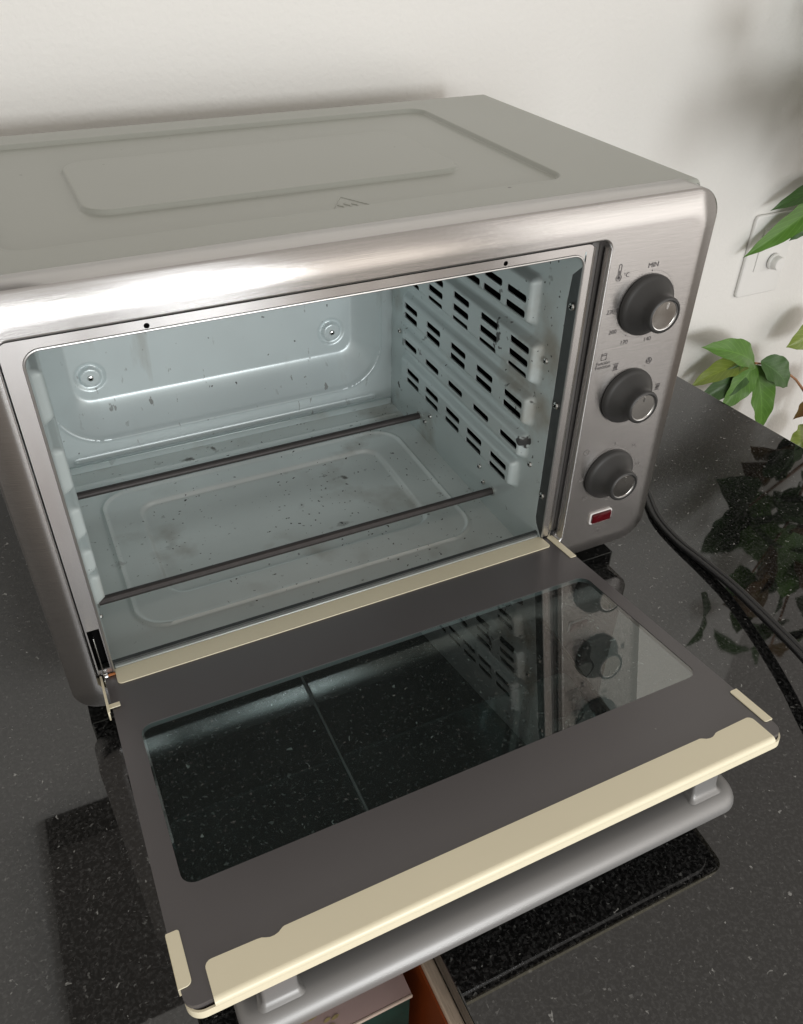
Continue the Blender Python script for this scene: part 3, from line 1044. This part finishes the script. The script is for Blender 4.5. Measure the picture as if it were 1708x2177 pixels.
# lower pan rim in cream that shows as a thin line round the front corners
bm = bmesh.new()
loop = rrect(DX0 + .0002, DX1 - .0002, 0.004, DS - 0.0004, 0.0090, 10)
top = [bm.verts.new((a, -b, -0.0030)) for a, b in loop]
low = [bm.verts.new((a, -b, -0.0085)) for a, b in loop]
loop2 = rrect(DX0 + .0014, DX1 - .0014, 0.0052, DS - 0.0016, 0.0078, 10)
top2 = [bm.verts.new((a, -b, -0.0030)) for a, b in loop2]
low2 = [bm.verts.new((a, -b, -0.0085)) for a, b in loop2]
n = len(loop)
for k in range(n):
    j = (k + 1) % n
    for q in ((top[k], top[j], low[j], low[k]), (top2[j], top2[k], low2[k], low2[j]), (top[k], top2[k], top2[j], top[j]), (low[j], low2[j], low2[k], low[k])):
        bm.faces.new(q)
bmesh.ops.recalc_face_normals(bm, faces=bm.faces)
sub(obj('door_rim', bm, M['cream']))
# clips
def clip(name, x0, x1, s0, s1, rr):
    bm = plate(rrect(x0, x1, s0, s1, rr, 5), [], 0.0008, lambda u, v, w_: (u, -v, 0.0010 + w_), bev=0.0002)
    xe = x0 if x0 < 0.2 else x1 - 0.0008
    box(bm, xe - 0.0002, xe + 0.0010, -s1 + .0006, -s0 - .0006, -0.0055, 0.0004)
    return sub(obj(name, bm, M['cream']))
clip('corner_clip', 0.0042, 0.0112, 0.2245, 0.2566, (0.0005, 0.0015, 0.0030, 0.0005))
clip('corner_clip', 0.3918, 0.3982, 0.2245, 0.2566, (0.0015, 0.0005, 0.0005, 0.0018))
clip('hinge_clip', 0.3912, 0.3972, 0.0030, 0.0400, (0.0012, 0.0005, 0.0005, 0.0015))
# hinge-side cream strip
bm = plate(rrect(0.0130, 0.3868, -0.0005, 0.0175, (0.001, 0.001, 0.0035, 0.0035), 5), [], 0.0009, lambda u, v, w_: (u, -v, 0.0011 + w_), bev=0.0003)
hs = sub(obj('hinge_trim', bm, M['cream']))
hs['label'] = 'long cream metal strip along the hinge side of the door'
# left hinge arm, tab, spring link and copper pin
bm = bmesh.new()
box(bm, 0.0018, 0.0030, -0.0470, -0.0050, -0.004, 0.0030, 0.0004)
box(bm, 0.0018, 0.0110, -0.0412, -0.0366, 0.0010, 0.0018, 0.0004)
box(bm, 0.0018, 0.0036, -0.0470, -0.0060, 0.0028, 0.0036, 0.0004)
sub(obj('hinge_arm', bm, M['cream']))
bm = bmesh.new()
box(bm, 0.0046, 0.0054, -0.0140, 0.0030, -0.002, 0.0045, 0.0003)
box(bm, 0.0050, 0.0057, -0.0100, 0.0060, 0.0030, 0.0400, 0.0003)
lathe(bm, [(0.0018, 0.0), (0.0018, 0.0018), (0.0012, 0.0022), (0, 0.0022)], (0.0057, -0.0055, 0.0015), (1, 0, 0), 14)
sub(obj('hinge_link', bm, M['screw']))
bm = bmesh.new()
tube(bm, [(0.0058, -0.0055, 0.0015), (0.0128, -0.0050, 0.0012)], 0.0011, 10)
sub(obj('hinge_pin', bm, M['copper']))

# handle under the door's front edge
def handle():
    bm = bmesh.new()
    x0, x1 = 0.0275, 0.3660
    # D-shaped section in (s, h): flat underside, domed toward the front
    sec = [(0.2300, -0.0490), (0.2722, -0.0490), (0.2732, -0.0480), (0.2734, -0.0460), (0.2726, -0.0425), (0.2704, -0.0392), (0.2668, -0.0366), (0.2620, -0.0350), (0.2560, -0.0341), (0.2480, -0.0337), (0.2400, -0.0338), (0.2330, -0.0346), (0.2290, -0.0362), (0.2272, -0.0390), (0.2272, -0.0475)]
    ns = 7
    cs, ch = 0.2520, -0.0490
    rings = []
    rad = 0.014
    for side in (0, 1):
        for i in range(ns + 1):
            t = R(90 * i / ns)
            k = math.sin(t) if side == 0 else math.cos(t)
            off = rad * (1 - math.cos(t)) if side == 0 else rad * math.sin(t)
            xx = (x0 + rad - rad * math.cos(t)) if side == 0 else (x1 - rad + rad * math.sin(t))
            k = 0.45 + 0.55 * k
            rings.append([(xx, -(cs + (s - cs) * k), ch + (h - ch) * (0.55 + 0.45 * (k - .45) / .55)) for s, h in sec])
    V = [[bm.verts.new(p) for p in r] for r in rings]
    m = len(sec)
    for A, B in zip(V, V[1:]):
        for k in range(m):
            bm.faces.new((A[k], A[(k + 1) % m], B[(k + 1) % m], B[k]))
    bm.faces.new(V[0]); bm.faces.new(V[-1])
    bmesh.ops.recalc_face_normals(bm, faces=bm.faces)
    h = sub(obj('handle', bm, M['handle'], smooth=38))
    h['label'] = 'silver bar handle below the front edge of the open door'
    for a in (0.0415, 0.3308):
        bm = bmesh.new()
        rings = []
        for hh, gx, gs in ((-0.0085, 0, 0), (-0.0285, 0, 0), (-0.0315, 0.0003, 0.0003), (-0.0332, 0.0009, 0.0009), (-0.0343, 0.0020, 0.0020), (-0.0356, 0.0036, 0.0032)):
            rings.append([(p[0], -p[1], hh) for p in rrect(a - gx, a + 0.0200 + gx, 0.2480 - gs * .6, 0.2632 + gs, 0.0018 + gx * .6, 4)])
        loft(bm, rings)
        bmesh.ops.recalc_face_normals(bm, faces=bm.faces)
        sub(obj('handle_post', bm, M['handle'], smooth=45))
handle()

# ------------------------------------------------------------------ power cord
def cord():
    P0 = [(0.545, 0.33, HC + .0030), (0.592, 0.22, HC + .0030), (0.583, 0.125, HC + .0030), (0.572, 0.0816, HC + .0030), (0.5525, 0.0375, HC + .0030), (0.5462, -0.0014, HC + .0030), (0.5460, -0.0395, HC + .0052), (0.5440, -0.0797, HC + .0085), (0.5340, -0.1338, HC + .0150), (0.5235, -0.1758, HC + .0215), (0.5110, -0.2120, HC + .0270), (0.490, -0.275, HC + .031), (0.475, -0.36, HC + .028), (0.48, -0.45, HC + .014), (0.51, -0.52, HC + .0030), (0.60, -0.58, HC + .0030)]
    P0 = [Vector(p) for p in P0]
    pts = []
    for i in range(len(P0) - 1):
        a, b, c, d = P0[max(i - 1, 0)], P0[i], P0[i + 1], P0[min(i + 2, len(P0) - 1)]
        for k in range(8):
            t = k / 8
            pts.append(0.5 * ((2 * b) + (c - a) * t + (2 * a - 5 * b + 4 * c - d) * t * t + (3 * b - a - 3 * c + d) * t ** 3))
    pts.append(P0[-1])
    bm = bmesh.new()
    left, mid = [], []
    for i, p in enumerate(pts):
        t = (pts[min(i + 1, len(pts) - 1)] - pts[max(i - 1, 0)]).normalized()
        sd = t.cross(Vector((0, 0, 1))).normalized()
        left.append(p + sd * 0.0024)
        mid.append(p - sd * 0.0024)
    tube(bm, left, 0.0029, 12)
    tube(bm, mid, 0.0029, 12)
    o = obj('power_cord', bm, M['cord'], smooth=60)
    return tag(o, 'black two-core power cord curving over the granite right of the oven', 'cord')
cord()

# ------------------------------------------------------------------ dimmer switch on the wall
sw = tag(empty('dimmer_switch', (1.0525, YW, 0.026)), 'white wall plate with a round dimmer knob behind the leaves', 'dimmer switch')
bm = plate(rrect(-0.0425, 0.0425, -0.0628, 0.0628, 0.007, 6), [], 0.0062, lambda u, v, w_: (u, -0.0064 - w_, v), bev=0.0025)
obj('wall_plate', bm, M['white_plastic'], sw)
bm = plate(rrect(-0.0215, 0.0215, -0.0230, 0.0420, 0.0015, 4), [], 0.0020, lambda u, v, w_: (u, -0.0082 - w_, v), bev=0.0006)
obj('inner_plate', bm, M['white_plastic'], sw)
bm = bmesh.new()
lathe(bm, [(0.0125, 0.0100), (0.0122, 0.0130), (0.0105, 0.0145), (0.0100, 0.0220), (0.0090, 0.0240), (0.0, 0.0242)], (0.012, 0, -0.010), (0, -1, 0), 32)
obj('dimmer_knob', bm, M['white_plastic'], sw)

# ------------------------------------------------------------------ open drawer in front of the left slab
dr = tag(empty('open_drawer', (0.07, -0.26, -0.20)), 'wooden drawer pulled out below the left counter slab, with orange inner side', 'drawer')
DI = Matrix.Translation((-0.07, 0.26, 0.20))
def dchild(o):
    o.parent = dr
    o.matrix_parent_inverse = DI
    return o
dchild(nbox('side_panel', 0.1432, 0.1515, -0.52, -0.05, -0.200, -0.0760, M['wood_edge'], bev=0.0012))
dchild(nbox('side_liner', 0.1416, 0.1430, -0.515, -0.055, -0.199, -0.0805, M['orange']))
dchild(nbox('side_panel', -0.0500, -0.0417, -0.52, -0.05, -0.200, -0.0760, M['wood_edge'], bev=0.0012))
dchild(nbox('bottom_panel', -0.0415, 0.1414, -0.515, -0.055, -0.1985, -0.192, M['orange']))
pb = tag(empty('printed_box', (0.05, -0.18, -0.19)), 'dark green box with pale pink leaf-patterned lid lying in the open drawer', 'box')
PI_ = Matrix.Translation((-0.05, 0.18, 0.19))
def pchild(o):
    o.parent = pb
    o.matrix_parent_inverse = PI_
    return o
pchild(nbox('lid', -0.030, 0.1326, -0.2486, -0.120, -0.0965, -0.0905, M['pink'], bev=0.0006))
pchild(nbox('lid_edge', -0.030, 0.1326, -0.2500, -0.2487, -0.0935, -0.0903, M['lid_edge'], bev=0.0003))
pchild(nbox('box_body', -0.029, 0.1318, -0.2478, -0.121, -0.1900, -0.0967, M['green']))
bm = bmesh.new()
rl = random.Random(3)
for k in range(16):
    cx_, cy_ = rl.uniform(0.045, 0.088), rl.uniform(-0.2465, -0.232)
    a_ = R(rl.uniform(150, 230)); ln = rl.uniform(0.005, 0.010)
    dx_, dy_ = math.cos(a_), math.sin(a_)
    pts_ = [(cx_ + dx_ * ln * t - dy_ * q, cy_ + dy_ * ln * t * .6 + dx_ * q) for t, q in ((0, 0), (.35, .0011), (.7, .0009), (1, 0), (.7, -.0009), (.35, -.0011))]
    bm.faces.new([bm.verts.new((p[0], p[1], -0.09035 + k * 0.00002)) for p in pts_])
for f in bm.faces:
    f.normal_update()
    if f.normal.z < 0: f.normal_flip()
pchild(tag(obj('leaf_print', bm, M['gold'], smooth=0), kind='stuff'))
# unseen dark block added over the oven's left to darken the granite's reflection
bm = bmesh.new()
lo = [(-0.150, YW - 0.06), (0.02, YW - 0.06), (0.02, YW - 0.001), (-0.150, YW - 0.001)]
hi = [(-0.255, YW - 0.06), (0.02, YW - 0.06), (0.02, YW - 0.001), (-0.255, YW - 0.001)]
A_ = [bm.verts.new((x, y, 0.58)) for x, y in lo]
B_ = [bm.verts.new((x, y, 1.22)) for x, y in hi]
for k in range(4):
    bm.faces.new((A_[k], A_[(k + 1) % 4], B_[(k + 1) % 4], B_[k]))
bm.faces.new(A_[::-1]); bm.faces.new(B_)
bmesh.ops.recalc_face_normals(bm, faces=bm.faces)
tag(obj('reflection_block', bm, M['cabinet'], smooth=0), 'unseen dark block added for its reflection in the granite left of the open oven door', 'wall cabinet')

# ------------------------------------------------------------------ house plant
def add_leaf(parent, base, tip, width, nrm, m, curl=0.12, wave=0.075, fold=0.25, seed=0):
    rnd = random.Random(seed)
    base, tip = Vector(base), Vector(tip)
    ax = tip - base
    L = ax.length
    ax.normalize()
    nrm = Vector(nrm)
    nrm = (nrm - ax * nrm.dot(ax)).normalized()
    sd = ax.cross(nrm).normalized()
    bm = bmesh.new()
    uvl = bm.loops.layers.uv.new('UVMap')
    nu, nv = 22, 8
    G = []
    ph = rnd.uniform(0, 6)
    for i in range(nu + 1):
        t = i / nu
        prof = (math.sin(math.pi * min(1, t ** 0.82)) ** 0.72) * (1 - 0.25 * t)
        if t > 0.86: prof *= max(0.0, 1 - ((t - 0.86) / 0.14) ** 1.3 * 0.75)
        hw = width / 2 * prof + 0.0006 * (1 - t)
        row = []
        for j in range(nv + 1):
            v = (j / nv) * 2 - 1
            e = 1 + wave * 0.6 * math.sin(t * 26 + ph + (2 if v > 0 else 0)) * abs(v)
            q = base + ax * (L * t) + sd * (hw * v * e)
            q += nrm * (curl * L * math.sin(math.pi * t) + fold * hw * abs(v) + wave * hw * abs(v) ** 2 * math.sin(t * 19 + ph + (1.5 if v > 0 else 0)) - 0.0006 * (1 - abs(v)) ** 2)
            vert = bm.verts.new(q)
            row.append((vert, t, v))
        G.append(row)
    for i in range(nu):
        for j in range(nv):
            q = [G[i][j], G[i + 1][j], G[i + 1][j + 1], G[i][j + 1]]
            f = bm.faces.new([k[0] for k in q])
            for l, k in zip(f.loops, q): l[uvl].uv = (k[1], k[2])
    o = obj('leaf', bm, m, smooth=0)
    o.data.shade_smooth()
    o.parent = parent
    return o
PO = Vector((1.16, 0.27, -0.93))
plant = tag(empty('house_plant', PO), 'leafy green house plant standing beyond the counter end, by the wall', 'plant')
def pstem(pts, r):
    bm = bmesh.new()
    tube(bm, [Vector(p) - PO for p in pts], r, 8)
    o = obj('stem', bm, M['stem'])
    o.parent = plant
def pl(base, tip, w_, n, m, seed, **k):
    add_leaf(plant, Vector(base) - PO, Vector(tip) - PO, w_, n, M[m], seed=seed, **k)
YL = 0.37
node = (1.042, YL, -0.132)
# cluster beside the counter end
pl(node, (0.911, YL - .005, -0.076), 0.049, (0.1, -0.75, 0.65), 'leaf', 1, curl=0.10)
pl(node, (0.972, YL - .020, -0.190), 0.045, (-0.2, -0.9, 0.4), 'leaf', 2, curl=0.05)
pl((1.047, YL, -0.136), (1.088, YL - .015, -0.262), 0.052, (-0.1, -0.95, 0.25), 'leaf', 3, curl=0.06)
pl((1.045, YL + .004, -0.134), (0.939, YL + .010, -0.190), 0.042, (-0.2, -0.8, 0.5), 'leaf_dark', 4)
pl((1.040, YL + .008, -0.130), (0.934, YL + .018, -0.160), 0.038, (0.0, -0.5, 0.8), 'leaf_yellow', 5)
pl((1.050, YL - .004, -0.128), (1.098, YL - .030, -0.172), 0.054, (0.1, -0.9, 0.5), 'leaf_dark', 6)
# leaves from the right edge
pl((1.150, 0.404, 0.120), (0.986, 0.400, 0.036), 0.040, (-0.2, -0.9, 0.45), 'leaf', 7, curl=0.06)
pl((1.145, 0.400, 0.128), (1.010, 0.396, 0.102), 0.032, (-0.1, -0.7, 0.7), 'leaf_dark', 8, curl=0.10)
pl((1.112, 0.404, 0.096), (1.080, 0.406, 0.046), 0.032, (-0.1, -0.9, 0.3), 'leaf_dark', 17)
pl((1.178, YL, -0.085), (1.103, YL, -0.117), 0.058, (-0.2, -0.9, 0.4), 'leaf_yellow', 9)
pl((1.193, YL - .01, -0.178), (1.168, YL - .01, -0.262), 0.064, (0.0, -0.95, 0.2), 'leaf_red', 10)
pl((1.222, YL - .02, -0.286), (1.168, YL - .02, -0.326), 0.064, (-0.1, -0.8, 0.6), 'leaf_yellow', 11)
# crown above and to the right of the frame (seen mirrored in the counter, casts the wall shadow)
pl((1.09, 0.33, 0.300), (0.985, 0.33, 0.215), 0.085, (-0.3, -0.8, -0.5), 'leaf_dark', 12)
pl((1.09, 0.33, 0.310), (1.015, 0.34, 0.395), 0.075, (-0.3, -0.8, -0.5), 'leaf_dark', 13)
rr = random.Random(5)
def out_of_view(p):
    return p.x > (0.948 + (0.159 - p.z) * 0.375) * (p.y + 0.446) / 0.746 + 0.035
for k in range(0):
    b = Vector((rr.uniform(1.12, 1.34), rr.uniform(0.22, 0.34), rr.uniform(0.20, 0.72)))
    dv = Vector((rr.uniform(-1, 0.8), rr.uniform(-0.6, 0.3), rr.uniform(-0.5, 0.8))).normalized() * rr.uniform(0.09, 0.14)
    pl(b, b + dv, rr.uniform(0.055, 0.08), (rr.uniform(-.5, .5), -0.8, rr.uniform(-.2, .9)), rr.choice(['leaf', 'leaf_dark', 'leaf_dark', 'leaf_red']), 30 + k)
cnt = 0
while cnt < 54:
    zone = cnt % 3
    if zone == 0:      # near the wall, beside the plate: throws the soft shadow
        b = Vector((rr.uniform(0.80, 1.06), rr.uniform(0.08, 0.28), rr.uniform(0.16, 0.38)))
    elif zone == 1:
        b = Vector((rr.uniform(1.05, 1.24), rr.uniform(0.24, 0.34), rr.uniform(0.14, 0.42)))
    else:
        b = Vector((rr.uniform(1.14, 1.34), rr.uniform(0.22, 0.34), rr.uniform(0.30, 0.74)))
    dv = Vector((rr.uniform(-1, 0.8), rr.uniform(-0.6, 0.3), rr.uniform(-0.6, 0.8))).normalized() * rr.uniform(0.08, 0.13)
    if not all(out_of_view(b + dv * t) for t in (0, 0.5, 1)) or (b + dv).y > 0.40: continue
    pl(b, b + dv, rr.uniform(0.055, 0.08), (rr.uniform(-.5, .5), -0.8, rr.uniform(-.2, .9)), rr.choice(['leaf', 'leaf_dark', 'leaf_dark', 'leaf_dark', 'leaf_red']), 30 + cnt)
    cnt += 1
pstem([node, (1.098, YL, -0.148), (1.14, YL - .01, -0.178), (1.18, YL - .02, -0.22), (1.19, 0.30, -0.34), (1.16, 0.27, -0.93)], [0.0018, 0.0018, 0.002, 0.0026, 0.005, 0.007])
pstem([(1.150, 0.402, 0.120), (1.19, 0.36, 0.09), (1.21, 0.31, -0.1), (1.19, 0.30, -0.34)], [0.002, 0.003, 0.004, 0.005])
pstem([(1.09, 0.33, 0.305), (1.17, 0.31, 0.22), (1.21, 0.31, 0.0), (1.21, 0.31, -0.1)], [0.002, 0.003, 0.004, 0.004])
pstem([(0.93, 0.18, 0.32), (1.05, 0.22, 0.24), (1.16, 0.29, 0.08), (1.21, 0.31, -0.1)], [0.0015, 0.002, 0.003, 0.004])
pstem([(1.24, 0.28, 0.70), (1.22, 0.28, 0.45), (1.21, 0.29, 0.15), (1.21, 0.31, -0.1)], [0.002, 0.003, 0.004, 0.004])
bm = bmesh.new()
lathe(bm, [(0.0, 0.0), (0.075, 0.0), (0.10, 0.17), (0.104, 0.175), (0.104, 0.19), (0.096, 0.19), (0.09, 0.165), (0, 0.165)], (0, 0, -0.019), (0, 0, 1), 36)
o = obj('pot', bm, M['cabinet'])
o.parent = plant
